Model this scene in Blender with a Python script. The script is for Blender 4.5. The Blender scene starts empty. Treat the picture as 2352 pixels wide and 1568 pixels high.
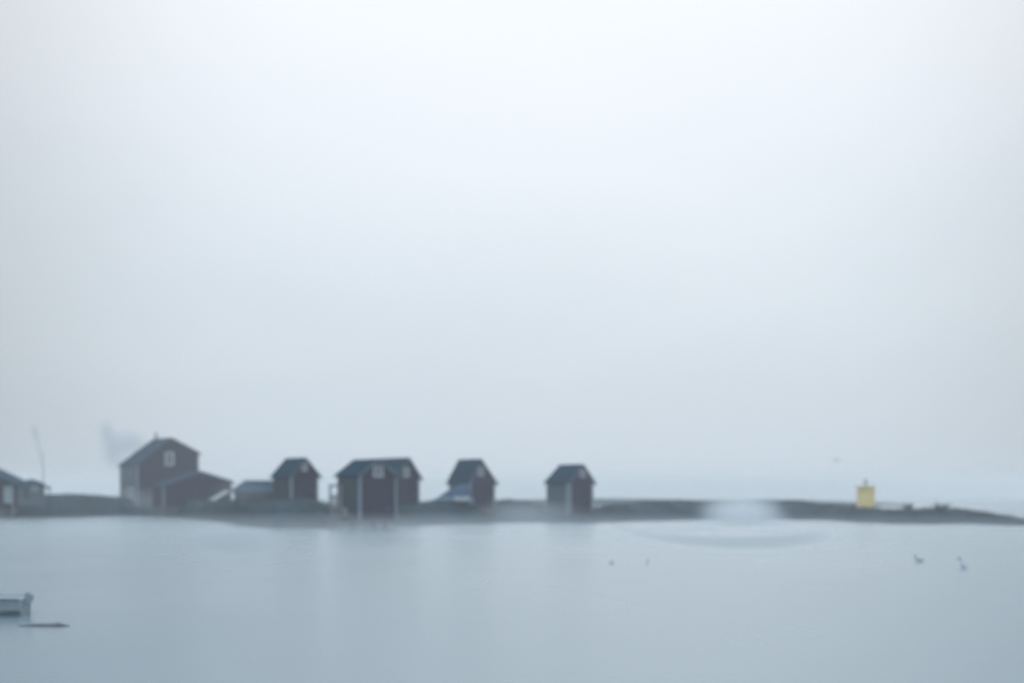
import bpy, bmesh, math, random
from mathutils import Vector, Matrix, noise
random.seed(7)
S = bpy.context.scene
COL = S.collection
R = math.radians

# ------------------------------------------------------------------ camera
F, CX, HY, CAMH = 3730.0, 1176.0, 1135.0, 3.0      # focal length / horizon in survey units (photo 2352 wide)
cam_d = bpy.data.cameras.new("camera")
cam = bpy.data.objects.new("camera", cam_d); COL.objects.link(cam)
cam.location = (0, 0, CAMH); cam.rotation_euler = (R(90), 0, 0)
cam_d.sensor_width = 36; cam_d.lens = F / 2352 * 36
cam_d.shift_y = (HY - 784) / 2352
cam_d.clip_start = 0.1; cam_d.clip_end = 9000
cam_d.dof.use_dof = True; cam_d.dof.focus_distance = 14; cam_d.dof.aperture_fstop = 1.0
S.camera = cam

# ------------------------------------------------------------------ world
SUN_EL, SUN_AZ = 32.0, 6.0                          # azimuth right of the view direction (+Y)
w = bpy.data.worlds.new("World"); S.world = w; w.use_nodes = True
nt = w.node_tree; N = nt.nodes; L = nt.links; N.clear()
def nd(t, **k):
    n = N.new(t)
    for a, b in k.items(): setattr(n, a, b)
    return n
def mth(op, a, b=None, c=None, clamp=False):
    n = nd('ShaderNodeMath', operation=op); n.use_clamp = clamp
    for i, v in enumerate((a, b, c)):
        if v is None: continue
        if isinstance(v, (int, float)): n.inputs[i].default_value = v
        else: L.new(v, n.inputs[i])
    return n.outputs[0]
out = nd('ShaderNodeOutputWorld'); bg = nd('ShaderNodeBackground'); bg.inputs[1].default_value = 0.1
sky = nd('ShaderNodeTexSky', sky_type='NISHITA'); sky.sun_disc = False
sky.sun_elevation = R(SUN_EL); sky.sun_rotation = R(SUN_AZ); sky.air_density = 2; sky.dust_density = 1
tc = nd('ShaderNodeTexCoord'); sep = nd('ShaderNodeSeparateXYZ'); L.new(tc.outputs['Generated'], sep.inputs[0])
X, Y, Z = sep.outputs
zc = mth('ABSOLUTE', Z)
# thick overcast: bright where the sun stands behind it, dimmer low down and to either side
gx = mth('DIVIDE', mth('SUBTRACT', X, 0.022), 0.31)
gx2 = mth('POWER', mth('ABSOLUTE', gx), 5.0)
side = mth('DIVIDE', 1.0, mth('ADD', 1.0, gx2))                       # 1 centre, ~.5 at the frame edge
up = mth('MULTIPLY', zc, 1 / 0.29, clamp=True)
ns = nd('ShaderNodeTexNoise'); ns.inputs['Scale'].default_value = 3.2; ns.inputs['Detail'].default_value = 3
mp = nd('ShaderNodeMapping'); mp.inputs['Scale'].default_value = (1.0, 1.0, 2.2)
L.new(tc.outputs['Generated'], mp.inputs[0]); L.new(mp.outputs[0], ns.inputs['Vector'])
nz = mth('MULTIPLY', mth('SUBTRACT', ns.outputs['Fac'], 0.49), 0.34)
t = mth('ADD', mth('MULTIPLY', up, 0.95), nz)
ramp = nd('ShaderNodeValToRGB'); L.new(t, ramp.inputs[0])
cr = ramp.color_ramp
def lin(h):
    v = [int(h[i:i + 2], 16) / 255 for i in (0, 2, 4)]
    return tuple((c / 12.92 if c < .04045 else ((c + .055) / 1.055) ** 2.4) for c in v) + (1,)
cr.elements[0].position = 0; cr.elements[0].color = lin('c4d2df')
cr.elements[1].position = 1; cr.elements[1].color = lin('f1f6fc')
for p_, h_ in ((.22, 'cad7e3'), (.45, 'd9e3ed'), (.7, 'e6edf6')):
    e = cr.elements.new(p_); e.color = lin(h_)
dim = mth('ADD', mth('MULTIPLY', side, 0.47), 0.55)
# overcast brightens and turns bluer towards the zenith, above the picture
hi = nd('ShaderNodeMapRange'); hi.interpolation_type = 'SMOOTHSTEP'; hi.inputs[1].default_value = .30; hi.inputs[2].default_value = .85
L.new(zc, hi.inputs[0])
zen = nd('ShaderNodeMix', data_type='RGBA'); L.new(hi.outputs[0], zen.inputs[0]); L.new(ramp.outputs[0], zen.inputs[6])
zen.inputs[7].default_value = (1.20, 1.50, 1.78, 1)
dimz = mth('ADD', mth('MULTIPLY', mth('SUBTRACT', 1.0, hi.outputs[0]), dim), hi.outputs[0])
sc_ = nd('ShaderNodeVectorMath', operation='SCALE'); L.new(zen.outputs[2], sc_.inputs[0])
L.new(mth('MULTIPLY', dimz, 10.0), sc_.inputs['Scale'])
mix = nd('ShaderNodeMix', data_type='RGBA'); mix.inputs[0].default_value = 0.965
L.new(sky.outputs[0], mix.inputs[6]); L.new(sc_.outputs[0], mix.inputs[7])
L.new(mix.outputs[2], bg.inputs[0]); L.new(bg.outputs[0], out.inputs[0])

# ------------------------------------------------------------------ sun, exposure, render
sd = bpy.data.lights.new("sun", 'SUN'); sd.energy = 0.5; sd.angle = R(25); sd.color = (1, .99, .975)
sun = bpy.data.objects.new("sun", sd); COL.objects.link(sun)
el, az = R(SUN_EL), R(SUN_AZ)
sun.rotation_euler = (-Vector((math.sin(az) * math.cos(el), math.cos(az) * math.cos(el), math.sin(el)))).to_track_quat('-Z', 'Y').to_euler()
sun.location = (0, 0, 60)
vs = S.view_settings; vs.view_transform = 'Standard'; vs.look = 'None'; vs.gamma = 1; vs.exposure = 0.06
S.cycles.use_denoising = True
S.cycles.volume_bounces = 3; S.cycles.max_bounces = 8
S.cycles.volume_step_rate = 1.0; S.cycles.volume_max_steps = 128

# ------------------------------------------------------------------ helpers
def px(x, D): return (x - CX) / F * D
def pz(y, D): return CAMH - (y - HY) * D / F
class MB:
    def __init__(s): s.v = []; s.f = []
    def add(s, vs_, fs):
        o = len(s.v); s.v += [tuple(v) for v in vs_]; s.f += [tuple(i + o for i in f) for f in fs]; return s
    def box(s, x0, x1, y0, y1, z0, z1):
        return s.add([(x0,y0,z0),(x1,y0,z0),(x1,y1,z0),(x0,y1,z0),(x0,y0,z1),(x1,y0,z1),(x1,y1,z1),(x0,y1,z1)],
                     [(0,3,2,1),(4,5,6,7),(0,1,5,4),(1,2,6,5),(2,3,7,6),(3,0,4,7)])
    def prism(s, poly, y0, y1):            # poly in xz, counter-clockwise seen from -y
        n = len(poly)
        vs_ = [(a, y0, b) for a, b in poly] + [(a, y1, b) for a, b in poly]
        fs = [tuple(range(n)), tuple(range(2 * n - 1, n - 1, -1))]
        fs += [(i, i + n, (i + 1) % n + n, (i + 1) % n) for i in range(n)]
        return s.add(vs_, fs)
    def tube(s, pts, rad, n=8):
        pts = [Vector(p) for p in pts]
        if not isinstance(rad, (list, tuple)): rad = [rad] * len(pts)
        o = []
        for i, p in enumerate(pts):
            d = (pts[min(i + 1, len(pts) - 1)] - pts[max(i - 1, 0)]).normalized()
            a = d.cross(Vector((0, 0, 1)) if abs(d.z) < .9 else Vector((1, 0, 0))).normalized(); b = d.cross(a)
            o += [p + (a * math.cos(k * 2 * math.pi / n) + b * math.sin(k * 2 * math.pi / n)) * rad[i] for k in range(n)]
        fs = []
        for i in range(len(pts) - 1):
            fs += [(i*n+k, i*n+(k+1)%n, (i+1)*n+(k+1)%n, (i+1)*n+k) for k in range(n)]
        fs += [tuple(range(n - 1, -1, -1)), tuple((len(pts)-1)*n + k for k in range(n))]
        return s.add(o, fs)
    def build(s, name, m, parent=None, loc=None, smooth=False):
        me = bpy.data.meshes.new(name); me.from_pydata(s.v, [], s.f)
        bm = bmesh.new(); bm.from_mesh(me); bmesh.ops.recalc_face_normals(bm, faces=bm.faces); bm.to_mesh(me); bm.free()
        if smooth:
            for p in me.polygons: p.use_smooth = True
        me.materials.append(m)
        o = bpy.data.objects.new(name, me); COL.objects.link(o)
        if parent: o.parent = parent
        if loc: o.location = loc
        return o
def tag(o, label=None, cat=None, group=None, kind=None):
    if label: o['label'] = label
    if cat: o['category'] = cat
    if group: o['group'] = group
    if kind: o['kind'] = kind
    return o
def empty(name, loc, rz=0, **k):
    o = bpy.data.objects.new(name, None); COL.objects.link(o); o.location = loc; o.rotation_euler = (0, 0, rz)
    o.empty_display_size = .3
    return tag(o, **k)

# ------------------------------------------------------------------ materials
def mat(name, col, rough=.7, var=.25, scale=3.0, bump=.02, spec=.3, planks=0, col2=None, metal=0):
    m = bpy.data.materials.new(name); m.use_nodes = True
    n = m.node_tree.nodes; l = m.node_tree.links
    b = n['Principled BSDF']; b.inputs['Roughness'].default_value = rough
    b.inputs['Specular IOR Level'].default_value = spec; b.inputs['Metallic'].default_value = metal
    tc = n.new('ShaderNodeTexCoord'); nz = n.new('ShaderNodeTexNoise')
    nz.inputs['Scale'].default_value = scale; nz.inputs['Detail'].default_value = 6; nz.inputs['Roughness'].default_value = .65
    l.new(tc.outputs['Object'], nz.inputs['Vector'])
    r = n.new('ShaderNodeValToRGB'); l.new(nz.outputs['Fac'], r.inputs[0])
    c2 = col2 or tuple(min(1, c * (1 + var) + .004) for c in col)
    c1 = tuple(c * (1 - var) for c in col) if not col2 else col
    r.color_ramp.elements[0].position = .36; r.color_ramp.elements[0].color = (*c1, 1)
    r.color_ramp.elements[1].position = .64; r.color_ramp.elements[1].color = (*c2, 1)
    l.new(r.outputs[0], b.inputs['Base Color'])
    h = nz.outputs['Fac']
    if planks:
        wv = n.new('ShaderNodeTexWave'); wv.bands_direction = 'X'; wv.wave_profile = 'SAW'
        wv.inputs['Scale'].default_value = planks; wv.inputs['Distortion'].default_value = .15
        l.new(tc.outputs['Object'], wv.inputs['Vector'])
        a = n.new('ShaderNodeMath'); a.operation = 'ADD'; l.new(nz.outputs['Fac'], a.inputs[0]); l.new(wv.outputs['Fac'], a.inputs[1]); h = a.outputs[0]
    bp = n.new('ShaderNodeBump'); bp.inputs['Distance'].default_value = bump; bp.inputs['Strength'].default_value = .7
    l.new(h, bp.inputs['Height']); l.new(bp.outputs[0], b.inputs['Normal'])
    return m
M = dict(
    red=mat('red_boards', (.028, .020, .048), planks=1.4, var=.3),
    red2=mat('faded_red_boards', (.044, .034, .070), planks=1.2, var=.3),
    door=mat('dark_door', (.030, .024, .054), planks=1.6, var=.25),
    grey=mat('grey_boards', (.095, .125, .15), planks=1.4), dgrey=mat('dark_grey_boards', (.03, .042, .058), planks=1.4), pane=mat('pale_boards', (.30, .36, .38), planks=1.4),
    roof=mat('slate_roof', (.005, .032, .056), rough=1, scale=5, var=.3, spec=0),
    roof2=mat('tarred_roof', (.025, .052, .078), rough=1, scale=4, var=.35, spec=0),
    trim=mat('weathered_white_trim', (.21, .25, .29), var=.12),
    white=mat('white_paint', (.62, .63, .64), var=.06),
    stone=mat('foundation_stone', (.09, .10, .11), scale=1.4, bump=.05),
    wood=mat('grey_timber', (.15, .155, .165), scale=6),
    post=mat('pale_timber', (.24, .26, .28), scale=6),
    dark=mat('dark_timber', (.05, .055, .06), scale=6),
    yellow=mat('yellow_render', (.92, .73, .33), var=.05, scale=2, bump=.005),
    yellowtrim=mat('yellow_trim', (.92, .74, .34), var=.04),
    metal=mat('dull_metal', (.25, .25, .27), rough=.45, metal=.6, var=.1),
    tarp=mat('blue_tarpaulin', (.025, .07, .125), rough=.7, scale=2.5, bump=.06, var=.3),
    hull=mat('pale_hull', (.30, .35, .38), rough=.6, var=.1),
    gull=mat('gull_feathers', (.42, .47, .53), var=.15),
    bird=mat('duck_feathers', (.5, .56, .62), var=.3, scale=8),
    bark=mat('bark', (.05, .045, .05), scale=10),
    leaf=mat('dark_foliage', (.10, .14, .16), scale=4),
    grass=mat('coast_grass', (.025, .05, .055), scale=.6, var=.3),
    fog=None)
g = bpy.data.materials.new('window_glass'); g.use_nodes = True
b = g.node_tree.nodes['Principled BSDF']; b.inputs['Base Color'].default_value = (.10, .13, .16, 1)
b.inputs['Roughness'].default_value = .12; b.inputs['Specular IOR Level'].default_value = .9
M['glass'] = g

# ------------------------------------------------------------------ land
SHORE = [(-900,1190),(-300,1189),(0,1188),(60,1189),(150,1189),(230,1186),(320,1183),(400,1187),(460,1193),(520,1200),(580,1209),(640,1213),(710,1213),
         (750,1213),(790,1210),(850,1208),(910,1207),(960,1206),(1050,1203),(1130,1199),(1200,1198),(1280,1199),(1340,1201),(1400,1199),
         (1480,1196),(1600,1193),(1700,1192),(1780,1192),(1900,1194),(1980,1199),(2060,1203),(2150,1203),(2220,1202),(2290,1205),(2352,1207),(2430,1210),(2520,1214)]
CREST = [(-900,1150),(-300,1148),(0,1149),(30,1149),(60,1142),(95,1135),(160,1135),(250,1139),(330,1143),(420,1148),(500,1152),(540,1150),(600,1150),(670,1147),
         (722,1146),(745,1155),(775,1166),(830,1168),(900,1160),(960,1155),(985,1153),(1020,1150),(1060,1153),(1136,1150),(1165,1147),(1200,1152),(1250,1162),
         (1300,1170),(1370,1167),(1410,1158),(1500,1152),(1560,1150),(1620,1153),(1700,1158),(1760,1154),(1800,1151),(1845,1152),(1880,1158),(1940,1162),
         (1990,1165),(2040,1168),(2120,1168),(2200,1169),(2250,1176),(2300,1183),(2352,1192),(2430,1203),(2520,1216)]
def interp(T, x):
    if x <= T[0][0]: return T[0][1]
    for (a, b), (c, d) in zip(T, T[1:]):
        if x <= c:
            t = (x - a) / (c - a); t = t * t * (3 - 2 * t) * .5 + t * .5
            return b + (d - b) * t
    return T[-1][1]
def shoreD(x): return CAMH * F / (interp(SHORE, x) - HY)
def sm(t): t = max(0, min(1, t)); return t * t * (3 - 2 * t)
WIDTH = 13.0; BACK = 42.0
def ground(x, d):                          # x: bearing, d: metres past the shore
    D0 = shoreD(x); zc = CAMH - (interp(CREST, x) - HY) * (D0 + WIDTH) / F
    X_, Y_ = px(x, D0 + d), D0 + d
    n1 = noise.fractal(Vector((X_ * .35, Y_ * .35, 0)), 1, 2, 4) ; n2 = noise.noise(Vector((X_ * 1.3, Y_ * 1.3, 5)))
    if d <= 0: z = d * .25
    elif d < WIDTH: z = zc * (1 - (1 - d / WIDTH) ** 1.9)
    elif d < WIDTH + 12: z = zc - .25 * sm((d - WIDTH) / 12)
    else: z = (zc - .25) * (1 - sm((d - WIDTH - 12) / (BACK - WIDTH - 12))) - 1.2 * sm((d - WIDTH - 12) / (BACK - WIDTH - 12))
    k = sm(d / 3 + .35) * (1 - .5 * sm((d - 8) / 6))
    return z + k * (n1 * .14 + n2 * .05)
def gz(X_, Y_):
    x = X_ / Y_ * F + CX
    return ground(x, Y_ - shoreD(x))
mb = MB(); xs = [-900 + i * 6 for i in range(571)]
ds = [-6,-3,-1.5,-.8,-.4,0,.3,.6,1,1.5,2,2.6,3.3,4,5,6,7,8,9,10,11,12,13,14,16,18,21,24,27,30,33,36,39,42]
for x in xs:
    D0 = shoreD(x)
    for d in ds: mb.v.append((px(x, D0 + d), D0 + d, ground(x, d)))
nd_ = len(ds)
for i in range(len(xs) - 1):
    for j in range(nd_ - 1): mb.f.append((i*nd_+j, (i+1)*nd_+j, (i+1)*nd_+j+1, i*nd_+j+1))
lm = mat('skerry_ground', (.004, .019, .030), scale=.3, rough=.9, bump=.16, col2=(.018, .042, .058), spec=.15)
land = mb.build('island', lm, smooth=True); tag(land, kind='structure')

# low far shore, almost lost in the mist
mb = MB()
def farz(x, y):
    X_ = px(x, y)
    pr = 1 - ((x - 1500) / 620) ** 2
    return -1.5 + max(0, pr) ** .35 * (3.65 + .9 * noise.noise(Vector((X_ * .03, 3, 0))) - .3)
fx = [860 + i * 8 for i in range(161)]; fy = [410 + j * 7 for j in range(13)]
for x in fx:
    for j, y in enumerate(fy):
        e = math.sin(math.pi * j / 12) ** .6 if 0 < j < 12 else 0
        mb.v.append((px(x, y), y, -1.5 + (farz(x, y) + 1.5) * e))
for i in range(len(fx) - 1):
    for j in range(12): mb.f.append((i*13+j, (i+1)*13+j, (i+1)*13+j+1, i*13+j+1))
tag(mb.build('hills', lm, smooth=True), kind='structure')

# ------------------------------------------------------------------ water
mb = MB(); mb.add([(-1800,-40,0),(1800,-40,0),(1800,3000,0),(-1800,3000,0)], [(0,1,2,3)])
wm = bpy.data.materials.new('calm_sea'); wm.use_nodes = True
n = wm.node_tree.nodes; l = wm.node_tree.links; b = n['Principled BSDF']
b.inputs['Base Color'].default_value = (.115, .175, .20, 1); b.inputs['IOR'].default_value = 1.333
tcw = n.new('ShaderNodeTexCoord'); mpw = n.new('ShaderNodeMapping'); mpw.inputs['Scale'].default_value = (1, .35, 1)
l.new(tcw.outputs['Object'], mpw.inputs[0])
nw = n.new('ShaderNodeTexNoise'); nw.inputs['Scale'].default_value = .09; nw.inputs['Detail'].default_value = 3
l.new(mpw.outputs[0], nw.inputs['Vector'])
nf = n.new('ShaderNodeTexNoise'); nf.inputs['Scale'].default_value = .8; nf.inputs['Detail'].default_value = 4
l.new(mpw.outputs[0], nf.inputs['Vector'])
def wmath(op, a, b_=None, clamp=False):
    q = n.new('ShaderNodeMath'); q.operation = op; q.use_clamp = clamp
    for i, v in enumerate((a, b_)):
        if v is None: continue
        if isinstance(v, (int, float)): q.inputs[i].default_value = v
        else: l.new(v, q.inputs[i])
    return q.outputs[0]
# cat's-paws: patches of wind-ruffled water lying off the shore
sw = n.new('ShaderNodeSeparateXYZ'); l.new(tcw.outputs['Object'], sw.inputs[0])
def patch(cx, cy, rx, ry, bend=0, k=0):
    u = wmath('DIVIDE', wmath('SUBTRACT', wmath('SUBTRACT', sw.outputs[0], cx), wmath('MULTIPLY', wmath('SUBTRACT', sw.outputs[1], cy), k)), rx)
    yy = wmath('SUBTRACT', sw.outputs[1], cy)
    if bend: yy = wmath('SUBTRACT', yy, wmath('MULTIPLY', wmath('MULTIPLY', u, u), bend))
    v = wmath('DIVIDE', yy, ry)
    r2 = wmath('ADD', wmath('MULTIPLY', u, u), wmath('MULTIPLY', v, v))
    r2 = wmath('ADD', r2, wmath('MULTIPLY', wmath('SUBTRACT', nw.outputs['Fac'], .5), 1.6))
    r2 = wmath('ADD', r2, wmath('MULTIPLY', wmath('SUBTRACT', nf.outputs['Fac'], .5), 1.3))
    q = n.new('ShaderNodeMapRange'); q.interpolation_type = 'SMOOTHSTEP'
    q.inputs[1].default_value = 1.9; q.inputs[2].default_value = .0
    l.new(r2, q.inputs[0]); return q.outputs[0]
pt = wmath('ADD', wmath('ADD', patch(14.5, 103, 8.5, 15, 34, .1), wmath('MULTIPLY', patch(14.2, 143, 5.0, 15), .7)), wmath('MULTIPLY', patch(-19.3, 112, 3.0, 26, 0, -.176), .65), clamp=True)
ro = wmath('ADD', wmath('ADD', .26, wmath('MULTIPLY', wmath('SUBTRACT', nw.outputs['Fac'], .5), .18)), wmath('MULTIPLY', pt, .27))
l.new(ro, b.inputs['Roughness'])
nb = n.new('ShaderNodeTexNoise'); nb.inputs['Scale'].default_value = 2.2; nb.inputs['Detail'].default_value = 3
l.new(tcw.outputs['Object'], nb.inputs['Vector'])
bp = n.new('ShaderNodeBump'); bp.inputs['Strength'].default_value = .12; bp.inputs['Distance'].default_value = .015
l.new(nb.outputs['Fac'], bp.inputs['Height']); l.new(bp.outputs[0], b.inputs['Normal'])
sea = mb.build('water', wm); tag(sea, kind='structure')

# ------------------------------------------------------------------ houses
def window(par, cx, cz, w_, h_, y=-.02, bars=(1, 1), fm='white', fw=.09):
    f = MB(); x0, x1, z0, z1 = cx - w_/2, cx + w_/2, cz - h_/2, cz + h_/2
    f.box(x0 - fw, x0, y - .05, y, z0, z1).box(x1, x1 + fw, y - .05, y, z0, z1)
    f.box(x0 - fw, x1 + fw, y - .055, y, z1, z1 + fw).box(x0 - fw - .03, x1 + fw + .03, y - .08, y, z0 - fw, z0)
    for i in range(bars[0]):
        c = x0 + w_ * (i + 1) / (bars[0] + 1); f.box(c - .02, c + .02, y - .035, y - .012, z0, z1)
    for i in range(bars[1]):
        c = z0 + h_ * (i + 1) / (bars[1] + 1); f.box(x0, x1, y - .04, y - .014, c - .02, c + .02)
    wf = f.build('window', M[fm], par)
    MB().box(x0, x1, y - .01, y + .012, z0, z1).build('pane', M['glass'], wf)
    return wf
def house(name, label, cat, xA, xR, xL, xap, yr, yeR, yeL, yb, D, th, wall='red', roof='roof', og=.22, ov=.3, group=None,
          base=.8, length=None, corner=.2, barge='grey', flank=None):
    """gable front runs from bearing xA to xR, flank from xA back to xL"""
    s = F / D; th = R(th); W = (xR - xA) / s / math.cos(th); Ln = length or (xA - xL) / s / math.sin(th)
    zb = pz(yb, D); gx_, gy_ = math.cos(th), math.sin(th)
    ax, ay = px(xA, D), D
    e = empty(name, (ax + gx_ * W / 2, ay + gy_ * W / 2, zb), th, label=label, cat=cat, group=group)
    xr = (xap - xA) / s / math.cos(th) - W / 2
    zr = pz(yr, D + gy_ * W / 2) - zb - .1; zR = pz(yeR, D + gy_ * W) - zb; zL = pz(yeL, D) - zb
    # yeR / yeL are the eave tips: walls top out a little higher
    kR = (zr - zR) / (W / 2 - xr + ov); kL = (zr - zL) / (W / 2 + xr + ov)
    wR, wL = zR + kR * ov, zL + kL * ov
    MB().prism([(-W/2, 0), (W/2, 0), (W/2, wR), (xr, zr), (-W/2, wL)], 0, Ln).build('wall', M[wall], e)
    if flank: MB().box(-W/2 - .025, -W/2 - .003, .0, Ln, .02, wL - .1).build('side_wall', M[flank], e)
    MB().box(-W/2 - .04, W/2 + .04, -.04, Ln + .04, -base, .0).build('foundation', M['stone'], e)
    t = .1; g_ = .004
    def chev(t0, t1, x0, x1):
        return [(x0, zr - kL * (xr - x0) + t0), (xr, zr + t0), (x1, zr - kR * (x1 - xr) + t0),
                (x1, zr - kR * (x1 - xr) + t1), (xr, zr + t1), (x0, zr - kL * (xr - x0) + t1)]
    rf = MB().prism(chev(g_, t, -W/2 - ov, W/2 + ov), -og, Ln + og).build('roof', M[roof], e)
    if barge:
        MB().prism(chev(-.16, t + .02, -W/2 - ov - .02, W/2 + ov + .02), -og - .035, -og - .003).build('bargeboard', M[barge], e)
    if corner:
        c = MB(); c.box(-W/2 - .03, -W/2 + corner, -.03, -.003, 0, wL - .25); c.box(-W/2 - .03, -W/2 - .003, -.003, corner, 0, wL - .25)
        c.build('corner_board', M['trim'], e)
        c = MB(); c.box(W/2 - corner, W/2 + .03, -.03, -.003, 0, wR - .25); c.build('corner_board', M['trim'], e)
    e_info = dict(e=e, W=W, L=Ln, xr=xr, zr=zr, wR=wR, wL=wL, s=s, th=th, D=D, xA=xA, zb=zb,
                  X=lambda p: (p - xA) / s / math.cos(th) - W / 2, Zz=lambda y: pz(y, D + gy_ * W / 2) - zb, rf=rf)
    return e_info
def door(i, x0, x1, z1, m='door', z0=.02):
    d = MB().box(x0, x1, -.05, -.004, z0, z1).build('door', M[m], i['e'])
    f = MB(); f.box(x0 - .1, x0 - .003, -.07, -.004, z0, z1 + .1).box(x1 + .003, x1 + .1, -.07, -.004, z0, z1 + .1).box(x0 - .003, x1 + .003, -.07, -.004, z1 + .003, z1 + .1)
    f.build('door_frame', M['red'], d)
    MB().box(x1 - .22, x1 - .14, -.09, -.05, z0 + .9, z0 + 1.1).build('handle', M['metal'], d)

G = 'gabled boathouses along the shore'
A = house('boathouse', 'dark red boathouse with steep blue-grey roof on rocks, beside the low dark shed', 'boathouse', 669, 725, 618, 698, 1050, 1097, 1097, 1150, 158, 38, group=G, base=1.6, flank='dgrey')
window(A['e'], A['X'](696), A['Zz'](1072), .42, .55, bars=(1, 0)); door(A, A['X'](677), A['X'](717), A['Zz'](1103))
Cc = house('boathouse', 'narrow red boathouse half hidden behind the stilted boathouse, its gable to the right', 'boathouse', 907, 961, 822, 937, 1050, 1102, 1100, 1158, 168, 35, group=G, base=1.6)
window(Cc['e'], Cc['X'](932), Cc['Zz'](1084), .5, .8, bars=(1, 1)); door(Cc, Cc['X'](916), Cc['X'](953), Cc['Zz'](1106))
B = house('boathouse', 'largest red boathouse, raised on pale piles at the water edge', 'boathouse', 826, 907, 766, 864, 1053, 1096, 1094, 1193, 142, 35, group=G, base=.12, flank='dgrey')
window(B['e'], B['X'](866), B['Zz'](1082), .8, .8, bars=(1, 1)); door(B, B['X'](840), B['X'](892), B['Zz'](1108))
for (u, v) in ((-.5, 0), (-.24, 0), (.25, 0), (.5, 0), (-.5, .5), (-.5, 1), (.5, 1), (.5, .5)):
    x_, y_ = u * (B['W'] - .3), v * (B['L'] - .3) + .12
    MB().tube([(x_, y_, -1.7), (x_, y_, -.12)], .11, 10).build('pile', M['wood'], B['e'])
Dh = house('boathouse', 'red boathouse with the blue tarpaulin-covered boat against its left wall', 'boathouse', 1079, 1136, 1029, 1103, 1053, 1113, 1112, 1166, 176, 36, wall='red2', group=G, base=1.6)
window(Dh['e'], Dh['X'](1104), Dh['Zz'](1082), .55, .8, bars=(1, 1)); door(Dh, Dh['X'](1088), Dh['X'](1128), Dh['Zz'](1112))
E = house('boathouse', 'lone red boathouse farthest right, rising out of the pale ground mist', 'boathouse', 1305, 1364, 1257, 1339, 1065, 1112, 1110, 1184, 178, 36, wall='red2', group=G, base=1.6, corner=.45, flank='grey')
window(E['e'], E['X'](1339), E['Zz'](1087), .55, .6, bars=(1, 1)); door(E, E['X'](1317), E['X'](1357), E['Zz'](1106))

H = house('farmhouse', 'tall red two-storey house with white gable window and thin chimney', 'house', 314, 442, 248, 384, 1004, 1042, 1068, 1157, 236, 30, roof='roof2', base=2, ov=.35, corner=.25, flank='grey')
window(H['e'], H['X'](381), H['Zz'](1053), .95, 1.6, bars=(1, 1), fm='white', fw=.17)
# flank windows (turned on the left wall)
def flank_window(i, v, cz, w_, h_, fm='white'):
    p = window(i['e'], 0, 0, w_, h_, y=-.03, fm=fm, fw=.14)
    p.rotation_euler = (0, 0, -math.pi / 2); p.location = (-i['W'] / 2 - .0, v, cz)
flank_window(H, H['L'] * .35, H['Zz'](1083), .9, 1.4, 'trim'); flank_window(H, H['L'] * .35, H['Zz'](1130), 1.9, 1.1); flank_window(H, H['L'] * .75, H['Zz'](1130), .9, 1.1, 'trim')
flank_window(H, H['L'] * .75, H['Zz'](1086), .9, 1.4, 'trim')
MB().tube([(H['xr'] - .1, H['L'] * .8, H['zr'] - .6), (H['xr'] - .1, H['L'] * .8, H['zr'] + 1.0)], .17, 10).build('chimney', M['dark'], H['rf'])

K2 = house('boat_shed', 'wide low red shed with shallow gable in front of the tall house', 'shed', 375, 520, 348, 453, 1081, 1107, 1116, 1162, 214, 26, wall='red', roof='roof2', base=2, ov=.35, corner=.2, length=6.0)
door(K2, K2['X'](430), K2['X'](480), K2['Zz'](1112))
# long low dark shed, broadside on
D_ = 172
K3 = empty('low_shed', (px(596, D_), D_, pz(1156, D_)), R(4), label='long low dark shed between the wide gabled shed and the first boathouse', cat='shed')
s_ = F / D_
hw = 58 / s_; zt = 54 / s_
MB().box(-hw, hw, 0, 4.5, -1.5, 1.35).build('wall', M['dark'], K3)
mb = MB(); e0, e1 = -hw - .5, hw + .5; r0, r1 = -hw + 1.1, hw - .3
mb.add([(e0,-.4,1.3),(e1,-.4,1.3),(e1,4.9,1.3),(e0,4.9,1.3),(r0,2.25,zt),(r1,2.25,zt),(e0,-.4,1.2),(e1,-.4,1.2),(e1,4.9,1.2),(e0,4.9,1.2)],
       [(0,1,5,4),(2,3,4,5),(1,2,5),(3,0,4),(6,7,1,0),(7,8,2,1),(8,9,3,2),(9,6,0,3),(9,8,7,6)])
for v in range(6, 10): pass
rf3 = mb.build('roof', M['roof2'], K3)
MB().tube([(e0 + .05, -.46, 1.3), (r0, 2.2, zt + .03)], .09, 6).build('hip_board', M['trim'], K3)
MB().box(-1.2, -.2, -.05, -.004, -.3, 1.1).build('door', M['door'], K3)

# house cut by the left edge, with a porch under its long eave
D_ = 205; s_ = F / D_
e = empty('cabin', (px(-60, D_), D_, pz(1169, D_)), 0, label='house cut off by the left edge, long eave over a pale porch screen', cat='house')
sx = lambda p: (p + 60) / s_
sz = lambda y: (1160 - y) / s_
MB().prism([(sx(-122), 0), (sx(6), 0), (sx(6), sz(1090)), (sx(-60), sz(1062)), (sx(-122), sz(1090))], 0, 7).build('wall', M['red'], e)
MB().box(sx(-124), sx(8), -.05, 7.05, -1.5, 0).build('foundation', M['stone'], e)
MB().prism([(sx(-150), sz(1103)), (sx(-60), sz(1060)), (sx(33), sz(1103)), (sx(33), sz(1103) + .16), (sx(-60), sz(1060) + .2), (sx(-150), sz(1103) + .16)], -.5, 7.5).build('roof', M['roof2'], e)
MB().box(sx(28), sx(31), .0, .16, -.8, sz(1102) - .05).build('post', M['post'], e)
MB().box(sx(9), sx(27), .02, .08, sz(1146), sz(1106)).build('screen', M['pane'], e)

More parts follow.
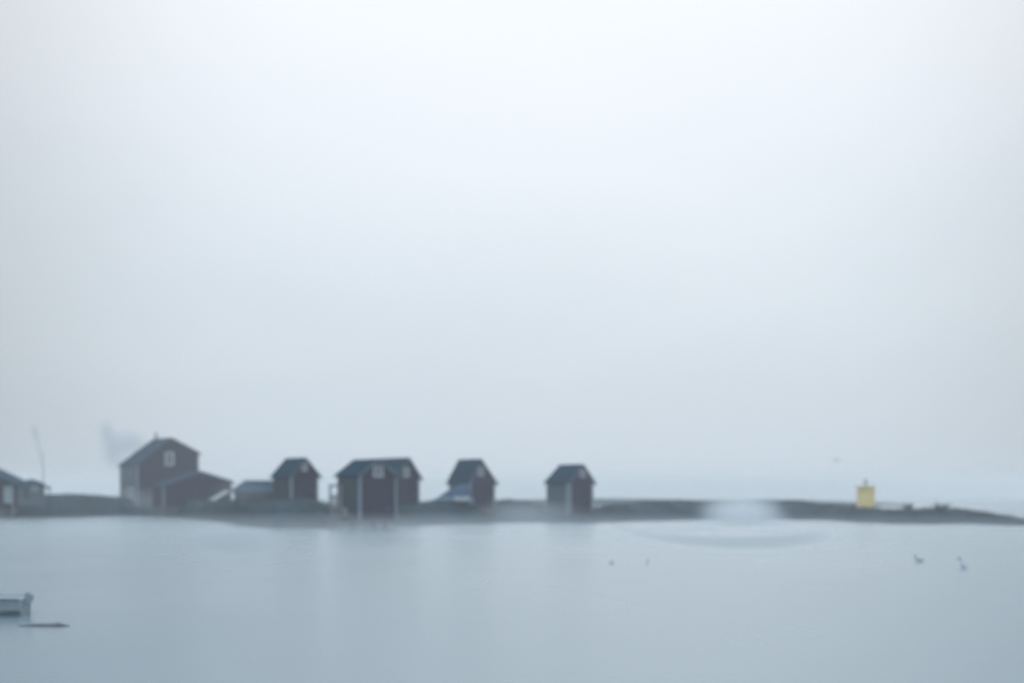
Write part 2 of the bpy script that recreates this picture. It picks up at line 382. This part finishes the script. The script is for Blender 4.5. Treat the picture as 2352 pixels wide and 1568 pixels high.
# small hipped boat pavilion beside it
D_ = 205; s_ = F / D_
e = empty('kiosk', (px(66, D_), D_, pz(1146, D_)), 0, label='small grey hut with low hipped roof beneath the thin smoking stovepipe', cat='hut')
sz = lambda y: (1146 - y) / s_
hw = 24 / s_
MB().box(-hw, hw, 0, 2.4, -.8, sz(1112)).build('wall', M['grey'], e)
a_ = 28 / s_; zt, ze = sz(1100), sz(1111)
mb = MB().add([(-a_,-.3,ze),(a_,-.3,ze),(a_,2.7,ze),(-a_,2.7,ze),(-.35,1.2,zt),(.35,1.2,zt),(-a_,-.3,ze-.1),(a_,-.3,ze-.1),(a_,2.7,ze-.1),(-a_,2.7,ze-.1)],
       [(0,1,5,4),(2,3,4,5),(1,2,5),(3,0,4),(6,7,1,0),(7,8,2,1),(8,9,3,2),(9,6,0,3),(9,8,7,6)])
rk = mb.build('roof', M['roof2'], e)
MB().tube([(a_ - .02, 1.2, sz(1130)), (a_ - .04, 1.2, sz(1075)), (a_ - .12, 1.2, sz(1038))], [.06, .05, .04], 8).build('stovepipe', M['metal'], e)
MB().box(-.6, .0, -.06, -.004, sz(1146), sz(1120)).build('door', M['dark'], e)
window(e, .75, sz(1121), .5, .35, bars=(1, 0))
# plank ramp down from it
def plank(name, label, cat, p0, p1, width, m, th=.07):
    p0, p1 = Vector(p0), Vector(p1); mid = (p0 + p1) / 2; d = p1 - p0; ln = d.length
    o = MB()
    q = 7
    for k in range(q):
        a = -ln / 2 + ln * k / q
        o.box(-width / 2, width / 2, a, a + ln / q - .03, 0, th)
    o.box(-width / 2 + .05, -width / 2 + .15, -ln / 2, ln / 2, -.1, -.002).box(width / 2 - .15, width / 2 - .05, -ln / 2, ln / 2, -.1, -.002)
    ob = o.build(name, m); ob.location = mid
    y = d.normalized(); x = y.cross(Vector((0, 0, 1))).normalized(); z = x.cross(y)
    ob.rotation_euler = Matrix((x, y, z)).transposed().to_euler()
    return tag(ob, label, cat)
X0, Y0 = px(60, 203), 203; X1, Y1 = px(42, 198), 198
plank('gangway', 'pale plank ramp sloping down left from the small hipped hut', 'ramp', (X0, Y0, gz(X0, Y0) + .28), (X1, Y1, gz(X1, Y1) + .2), 1.1, M['post'])
X0, Y0 = px(523, 208), 208; X1, Y1 = px(484, 203), 203
plank('gangway', 'pale plank ramp leaning at the right corner of the wide low shed', 'ramp', (X0, Y0, pz(1127, Y0)), (X1, Y1, gz(X1, Y1) + .15), .9, M['post'])
# work table
D_ = 208; X0 = px(106, D_); zg = gz(X0, D_)
e = empty('work_table', (X0, D_, zg - .05), 0, label='dark outdoor work table on the grass right of the stovepipe', cat='table')
zt = pz(1116, D_) - zg
MB().box(-.55, .55, -.35, .35, zt - .28, zt).build('tabletop', M['dark'], e)
for a in (-.42, .36):
    for c in (-.28, .22): MB().box(a, a + .07, c, c + .07, 0, zt - .28).build('leg', M['dark'], e)

# deck with railing left of the stilted boathouse
D_ = 143; s_ = F / D_
e = empty('jetty', (px(778, D_), D_, 0), 0, label='timber landing stage with railing left of the stilted boathouse', cat='jetty')
X_ = lambda p: (p - 778) / s_
Z_ = lambda y: pz(y, D_)
MB().box(X_(752), X_(815), 0, 3.2, Z_(1188), Z_(1182)).build('deck', M['wood'], e)
for p_ in (756, 779, 810): MB().tube([(X_(p_), .15, -.8), (X_(p_), .15, Z_(1188))], .1, 8).build('pile', M['post'], e)
for p_ in (758, 806): MB().tube([(X_(p_), 3.0, -.8), (X_(p_), 3.0, Z_(1188))], .1, 8).build('pile', M['post'], e)
r = MB()
for p_ in (758, 783): r.box(X_(p_) - .09, X_(p_) + .09, .1, .26, Z_(1182), Z_(1112))
r.box(X_(757), X_(786), .12, .2, Z_(1117), Z_(1112)).box(X_(757), X_(786), .12, .2, Z_(1140), Z_(1136))
for k in range(8): r.box(X_(760 + k * 3.1), X_(760 + k * 3.1) + .07, .14, .18, Z_(1178), Z_(1140))
r.build('railing', M['wood'], e)
# pale fish crates on the deck
for k, (p_, y_, lb) in enumerate(((790, 1176, 'lower pale fish crate on the landing stage deck'), (790, 1169, 'upper pale fish crate, set askew on the lower one'))):
    zt = Z_(1182) + .003 + k * .33
    o = MB(); a, c, h, t = .42, .28, .31, .03
    o.box(-a, a, -c, c, 0, t)
    o.box(-a, a, -c, -c + t, t, h).box(-a, a, c - t, c, t, h).box(-a, -a + t, -c + t, c - t, t, h).box(a - t, a, -c + t, c - t, t, h)
    ob = o.build('fish_crate', M['hull']); ob.location = (px(p_, D_ ), D_ + .9, zt); ob.rotation_euler = (0, 0, .1 + k * .3)
    tag(ob, lb, 'crate', 'fish crates on the landing stage')

# tarpaulin-covered boat beside boathouse D
D_ = 174; s_ = F / D_
X0, Y0 = px(1034, D_), D_
e = empty('covered_boat', (X0, Y0, gz(X0, Y0)), R(8), label='boat laid up on land under a sloping blue tarpaulin', cat='boat')
def loft(sections, close=True):
    o = MB(); n_ = len(sections[0])
    for s in sections: o.v += [tuple(p) for p in s]
    for i in range(len(sections) - 1):
        for k in range(n_ - (0 if close else 1)): o.f.append((i*n_+k, i*n_+(k+1)%n_, (i+1)*n_+(k+1)%n_, (i+1)*n_+k))
    if close: o.f += [tuple(range(n_)), tuple((len(sections)-1)*n_ + k for k in range(n_))]
    return o
secs = []
for i in range(15):
    t = i / 14; x = -2.1 + 4.2 * t
    hgt = .15 + 1.75 * sm(t * 1.25) ** .8 - .1 * max(0, t - .8); wd = .35 + .85 * math.sin(min(1, t * 1.3 + .1) * math.pi / 2)
    secs.append([(x, wd * math.cos(a) * (1 + .05 * math.sin(9 * a + i)), max(-.1, (hgt + .04 * math.sin(i * 2.3)) * (1 - abs(math.cos(a)) ** 1.6))) if k not in (0, 12) else (x, wd * math.cos(a), -.15) for k in range(13) for a in [math.pi * k / 12]])
loft(secs).build('tarpaulin', M['tarp'], e, smooth=True)
hs = []
for i in range(9):
    t = i / 8; x = -1.7 + 4.2 * t; wd = .95 * (1 - (abs(t - .5) * 2) ** 3) + .05
    hs.append([(x, wd * math.cos(a), .45 - .62 * math.sin(a) ** .7) for k in range(9) for a in [math.pi * k / 8]])
loft(hs).build('hull', M['hull'], e, smooth=True)
# pale stacked planks at its right end
X0, Y0 = px(1061, 172), 172
o = MB()
for k in range(5): o.box(-.85 + .05 * (k % 2), .85 - .04 * (k % 3), -.25, .25, k * .09, k * .09 + .075)
ob = o.build('plank_stack', M['white']); ob.location = (X0, Y0, pz(1149, Y0)); tag(ob, 'short stack of pale planks on bearers against the wall behind the tarpaulin', 'planks')
for a in (-.6, .5): MB().box(a, a + .1, -.25, .25, -.8, -.003).build('bearer', M['dark'], ob)

# ------------------------------------------------------------------ yellow light tower
D_ = 187; s_ = F / D_; X0 = px(1988.5, D_); zg = pz(1166, D_)
e = empty('light_tower', (X0, D_, zg), 0, label='small square yellow light tower on the bare skerry', cat='lighthouse')
hw = 17.5 / s_; ht = 47 / s_
mb = MB(); a, c = hw, hw * .96
mb.add([(-a,-a,-.5),(a,-a,-.5),(a,a,-.5),(-a,a,-.5),(-c,-c,ht),(c,-c,ht),(c,c,ht),(-c,c,ht)], [(0,3,2,1),(4,5,6,7),(0,1,5,4),(1,2,6,5),(2,3,7,6),(3,0,4,7)])
mb.build('tower', M['yellow'], e)
k = hw + .12; MB().box(-k, k, -k, k, ht + .003, ht + .18).build('cornice', M['yellowtrim'], e)
MB().box(-hw * .28, hw * .28, -hw * 1.0 - .03, -hw * .9, .05, 1.35).build('door', M['yellowtrim'], e)
lt = MB().tube([(0, 0, ht + .18), (0, 0, ht + .5)], .12, 10).build('lamp_post', M['metal'], e)
MB().tube([(0, 0, ht + .5), (0, 0, ht + .55), (0, 0, ht + .85), (0, 0, ht + .95)], [.12, .17, .17, .05], 12).build('lamp', M['metal'], lt)


# ------------------------------------------------------------------ shrubs on the skerry
def shrub(label, p_, D_, sp, hg, lean, nb_):
    X0 = px(p_, D_); e = empty('shrub', (X0, D_, gz(X0, D_) - .12), 0, label=label, cat='shrub', group='wind-bent shrubs on the skerry')
    st = MB(); lf = MB(); rnd = random.Random(int(p_))
    for k in range(nb_):
        a = rnd.uniform(-1, 1) * sp; d_ = rnd.uniform(-.5, .5); h = hg * rnd.uniform(.55, 1)
        p1 = Vector((a + lean * h, d_, h)); st.tube([(a * .2, d_ * .2, -.1), (a * .6 + lean * h * .3, d_ * .6, h * .55), p1], [.03, .02, .008], 5)
        for q in range(70):
            c = p1 * rnd.uniform(.1, 1.05) + Vector((rnd.gauss(0, .12), rnd.gauss(0, .12), rnd.gauss(0, .08)))
            u = Vector((rnd.uniform(-1, 1), rnd.uniform(-1, 1), rnd.uniform(-1, 1))).normalized() * .05; v = u.orthogonal().normalized() * .03
            lf.add([c - u, c + v, c + u, c - v], [(0, 1, 2, 3)])
    st.build('stem', M['bark'], e); lf.build('foliage', M['leaf'], e)
shrub('low rounded shrub just right of the yellow light tower', 2086, 176.5, .6, .8, -.1, 16)
shrub('wind-bent shrub leaning right, farthest from the yellow tower', 2162, 176.5, 1.0, .85, .3, 20)

# grass over the crest and rocks
gb = MB(); rnd = random.Random(3)
for i in range(16000):
    x = rnd.uniform(-40, 2400); D0 = shoreD(x); d = 4 + 16 * rnd.random(); 
    X_, Y_ = px(x, D0 + d), D0 + d
    if noise.noise(Vector((X_ * .25, Y_ * .25, 9))) < -.05: continue
    z = ground(x, d); h = rnd.uniform(.1, .38); a = rnd.uniform(0, 6.28); wx, wy = math.cos(a) * .05, math.sin(a) * .05
    lx, ly = rnd.gauss(.04, .06), rnd.gauss(0, .06)
    gb.add([(X_ - wx, Y_ - wy, z - .03), (X_ + wx, Y_ + wy, z - .03), (X_ + lx, Y_ + ly, z + h)], [(0, 1, 2)])
tag(gb.build('grass', M['grass']), 'short coarse grass over the top of the island', 'grass', kind='stuff')

# ------------------------------------------------------------------ things on and over the water
# dinghy cut by the left edge
D_ = CAMH * F / (1409 - HY); s_ = F / D_
e = empty('dinghy', (px(10, D_), D_, 0), R(6), label='pale grey dinghy afloat, cut off by the left edge', cat='boat')
secs = []
for i in range(13):
    t = i / 12; x = -2.6 + 3.1 * t; wd = .62 * (1 - (1 - t) ** 3.2) ** .8 + .02; hgt = .40 + .12 * (1 - t) ** 2
    secs.append([(x, wd * math.cos(a), hgt - (hgt + .12) * math.sin(a) ** .55) for k in range(11) for a in [math.pi * k / 10]])
hb = loft(secs).build('hull', M['hull'], e, smooth=False)
rl = MB()
for sgn in (-1, 1): rl.tube([(s[0 if sgn > 0 else 10][0], s[0 if sgn > 0 else 10][1] , s[0][2] + .01) for s in secs], .03, 6)
rl.build('gunwale', M['post'], e)
MB().box(-.75, -.5, -.5, .5, .402, .44).build('thwart', M['post'], e)
en = MB(); en.prism([(.50, .33), (.60, .27), (.70, .33), (.71, .47), (.64, .54), (.52, .53)], -.09, .09)
en.prism([(.57, -.3), (.65, -.3), (.64, .28), (.585, .28)], -.035, .035); en.build('outboard_motor', M['hull'], e)
# drifting log
D_ = CAMH * F / (1437 - HY); s_ = F / D_
o = MB().tube([(-.62, 0, 0), (-.3, .03, .015), (.1, -.01, .02), (.3, 0, .03), (.55, .05, .0)], [.025, .04, .045, .05, .015], 8)
o.tube([(.18, 0, .03), (.3, .0, .09)], [.025, .01], 5)
ob = o.build('driftwood', M['wood'], loc=(px(104, D_), D_, 0)); tag(ob, 'dark waterlogged branch floating low in front of the dinghy', 'driftwood')
# birds
def blob(o, c, r, n_=10, m_=7):
    vs_ = []; fs = []
    for i in range(m_ + 1):
        th = math.pi * i / m_
        for k in range(n_):
            ph = 2 * math.pi * k / n_
            vs_.append((c[0] + r[0] * math.cos(th), c[1] + r[1] * math.sin(th) * math.cos(ph), c[2] + r[2] * math.sin(th) * math.sin(ph)))
    for i in range(m_):
        for k in range(n_): fs.append((i*n_+k, i*n_+(k+1)%n_, (i+1)*n_+(k+1)%n_, (i+1)*n_+k))
    return o.add(vs_, fs)
def bodymesh(chain, name, m, e):
    me = bpy.data.meshes.new(name); me.from_pydata([c[0] for c in chain], [(i, i + 1) for i in range(len(chain) - 1)], [])
    ob = bpy.data.objects.new(name, me); COL.objects.link(ob); me.materials.append(m)
    sk = ob.modifiers.new('skin', 'SKIN'); ob.modifiers.new('sub', 'SUBSURF').levels = 2
    ob.modifiers['sub'].render_levels = 2
    for v, c in zip(me.skin_vertices[0].data, chain): v.radius = (c[1], c[2])
    me.skin_vertices[0].data[0].use_root = True
    ob.parent = e; return ob
D_ = CAMH * F / (1290 - HY)
e = empty('duck', (px(2112, D_), D_, .02), R(200), label='dark sea duck swimming below the right-hand skerry', cat='bird')
bodymesh([((-.24,0,.12),.02,.03),((-.12,0,.07),.09,.08),((.06,0,.06),.11,.09),((.17,0,.12),.06,.06),((.19,0,.23),.04,.04),((.22,0,.30),.05,.045),((.30,0,.29),.015,.012)], 'body', M['bird'], e)
blob(MB(), (-.03, .09, .10), (.15, .03, .05)).build('wing', M['bird'], e, smooth=True)
D_ = CAMH * F / (1305 - HY)
e = empty('spar_buoy', (px(2212, D_), D_, 0), 0, label='grey leaning marker buoy right of the swimming duck', cat='buoy')
MB().tube([(.08, 0, -.2), (.08, 0, 0), (0, 0, .12), (-.04, 0, .2)], [.05, .13, .10, .03], 12).build('float', M['gull'], e, smooth=True)
MB().tube([(-.0, 0, .1), (-.16, 0, .42)], .018, 6).build('pole', M['gull'], e)
MB().tube([(-.24, 0, .40), (-.10, 0, .46)], .05, 6).build('top_mark', M['gull'], e)
D_ = CAMH * F / (1294 - HY)
ob = blob(MB(), (0, 0, .04), (.09, .09, .09)).build('float', M['gull'], loc=(px(1405, D_), D_, 0), smooth=True); tag(ob, 'tiny round net float in open water below the mist gap', 'float')
MB().tube([(0, 0, .12), (0, 0, .17)], .02, 6).build('eyelet', M['gull'], ob)
D_ = CAMH * F / (1294 - HY)
ob = MB().tube([(0, 0, -.3), (0, 0, .1), (.03, 0, .25)], [.03, .03, .015], 6).build('marker_stake', M['gull'], loc=(px(1487, D_), D_, 0)); tag(ob, 'thin stake standing out of the water right of the net float', 'stake')
# gull in flight
D_ = 120
e = empty('gull', (px(1921, D_), D_, pz(1057, D_)), R(20), label='pale gull gliding in the sky above the yellow light tower', cat='bird')
bodymesh([((-.2,0,.0),.015,.03),((-.1,0,0),.035,.035),((.05,0,0),.045,.045),((.14,0,.02),.03,.03),((.2,0,.02),.03,.03),((.25,0,.01),.01,.01)], 'body', M['gull'], e)
for sg in (-1, 1):
    MB().add([(.08,sg*.03,.02),(-.06,sg*.03,.02),(-.03,sg*.25,.09),(.09,sg*.25,.10),(-.08,sg*.55,.03),(-.02,sg*.55,.035),
              (.08,sg*.03,.01),(-.06,sg*.03,.01),(-.03,sg*.25,.08),(.09,sg*.25,.085),(-.08,sg*.55,.025),(-.02,sg*.55,.03)],
             [(0,1,2,3),(3,2,4,5),(6,9,8,7),(9,11,10,8),(0,3,9,6),(3,5,11,9),(1,7,8,2),(2,8,10,4),(4,10,11,5)]).build('wing', M['gull'], e)

# ------------------------------------------------------------------ smoke and ground mist (real, local volumes)
def fogmat(name, dens, col, power=1.6, nscale=1.2, namp=.6, absorb=None):
    m = bpy.data.materials.new(name); m.use_nodes = True; n = m.node_tree.nodes; l = m.node_tree.links
    n.remove(n['Principled BSDF']); o = n['Material Output']; v = n.new('ShaderNodeVolumePrincipled')
    v.inputs['Color'].default_value = (*col, 1)
    tc = n.new('ShaderNodeTexCoord'); ln = n.new('ShaderNodeVectorMath'); ln.operation = 'LENGTH'
    nz = n.new('ShaderNodeTexNoise'); nz.inputs['Scale'].default_value = nscale; nz.inputs['Detail'].default_value = 2
    l.new(tc.outputs['Object'], ln.inputs[0]); l.new(tc.outputs['Object'], nz.inputs['Vector'])
    def q(op, a, b=None, clamp=False):
        k = n.new('ShaderNodeMath'); k.operation = op; k.use_clamp = clamp
        for i, x in enumerate((a, b)):
            if x is None: continue
            if isinstance(x, (int, float)): k.inputs[i].default_value = x
            else: l.new(x, k.inputs[i])
        return k.outputs[0]
    r = q('ADD', ln.outputs['Value'], q('MULTIPLY', nz.outputs['Fac'], namp)); r = q('SUBTRACT', 1 + namp * .22, r, True)
    l.new(q('MULTIPLY', q('POWER', r, power), dens), v.inputs['Density']); l.new(v.outputs[0], o.inputs['Volume'])
    return m
def puff(name, p_, y_, D_, rx, ry, rz, m, parent=None, tilt=0):
    bm = bmesh.new(); bmesh.ops.create_icosphere(bm, subdivisions=3, radius=1.0)
    me = bpy.data.meshes.new(name); bm.to_mesh(me); bm.free(); me.materials.append(m)
    o = bpy.data.objects.new(name, me); COL.objects.link(o)
    s = F / D_; o.location = (px(p_, D_), D_, pz(y_, D_)); o.scale = (rx / s, ry, rz / s); o.rotation_euler = (0, R(tilt), 0)
    if parent: o.parent = parent
    return o
mist_d = fogmat('ground_mist', .62, (.94, .945, .96), 1.8, namp=.35)
mist_l = fogmat('thin_ground_mist', .11, (.93, .94, .96), 1.2, namp=.35)
smk = fogmat('chimney_smoke', .32, (.55, .63, .68), 1.2, namp=.4)
smk2 = fogmat('thin_smoke', .9, (.5, .6, .64), 1.2, namp=.3)
mist_t = fogmat('veil_mist', .07, (.97, .98, 1.0), 1.0)
tag(puff('mist', 1705, 1180, 171, 138, 9, 64, mist_d), 'dense pale mist bank hiding a gap in the low shore', 'mist', kind='stuff')
tag(puff('mist', 1215, 1176, 168, 170, 5, 40, mist_l), 'thin mist lying on the shore between the two right-hand boathouses', 'mist', kind='stuff')
tag(puff('mist', 345, 1150, 229, 120, 5, 42, mist_t), 'faint mist along the foot of the tall house', 'mist', kind='stuff')
tag(puff('mist', 560, 1128, 168, 95, 3, 40, mist_t), 'faint mist drifting over the long low shed', 'mist', kind='stuff')
sm1 = empty('smoke', (0, 0, 0), kind='stuff', label='grey chimney smoke drifting left over the tall house', cat='smoke')
for a in ((262, 1034, 44, 62, 3.0, 0), (302, 1018, 56, 44, 3.0, 20), (246, 992, 30, 44, 2.2, -8)):
    puff('puff', a[0], a[1], 247, a[2], a[4], a[3], smk, parent=sm1, tilt=a[5])
sm2 = empty('smoke', (0, 0, 0), kind='stuff', label='thin grey wisp of smoke rising from the stovepipe', cat='smoke')
for a in ((93, 1050, 6, 45, .4, -6), (86, 1015, 9, 42, .5, -10), (80, 990, 13, 26, .7, 0)):
    puff('puff', a[0], a[1], 207, a[2], a[4], a[3], smk2, parent=sm2, tilt=a[5])

low = fogmat('water_mist', .011, (.97, .975, .98), 1.0, namp=.25)
ob = puff('mist', CX, HY, 118, 100, 1, 100, low); ob.location = (-6, 120, .35); ob.scale = (75, 50, 1.5)
tag(ob, 'thin milky mist lying on the calm water in front of the shore', 'mist', kind='stuff')
far = fogmat('sea_fog', .022, (.99, .965, .935), 1.5, namp=.15)
ob = puff('fog_bank', CX, HY, 1500, 100, 1, 100, far); ob.location = (0, 1270, 6.3); ob.scale = (1500, 1025, 8.2)
tag(ob, 'bank of sea fog lying over the open water behind the island', 'fog', kind='stuff')

# ------------------------------------------------------------------ haze
mb = MB().box(-2200, 2200, -60, 3300, -2.5, 16)
hm = bpy.data.materials.new('haze_air'); hm.use_nodes = True; n = hm.node_tree.nodes; n.remove(n['Principled BSDF'])
v = n.new('ShaderNodeVolumePrincipled'); v.inputs['Color'].default_value = (.96, .965, .965, 1); v.inputs['Density'].default_value = .00085; v.inputs['Anisotropy'].default_value = .3
hm.node_tree.links.new(v.outputs[0], n['Material Output'].inputs['Volume'])
tag(mb.build('haze', hm), 'pale coastal haze filling the air', 'haze', kind='stuff')
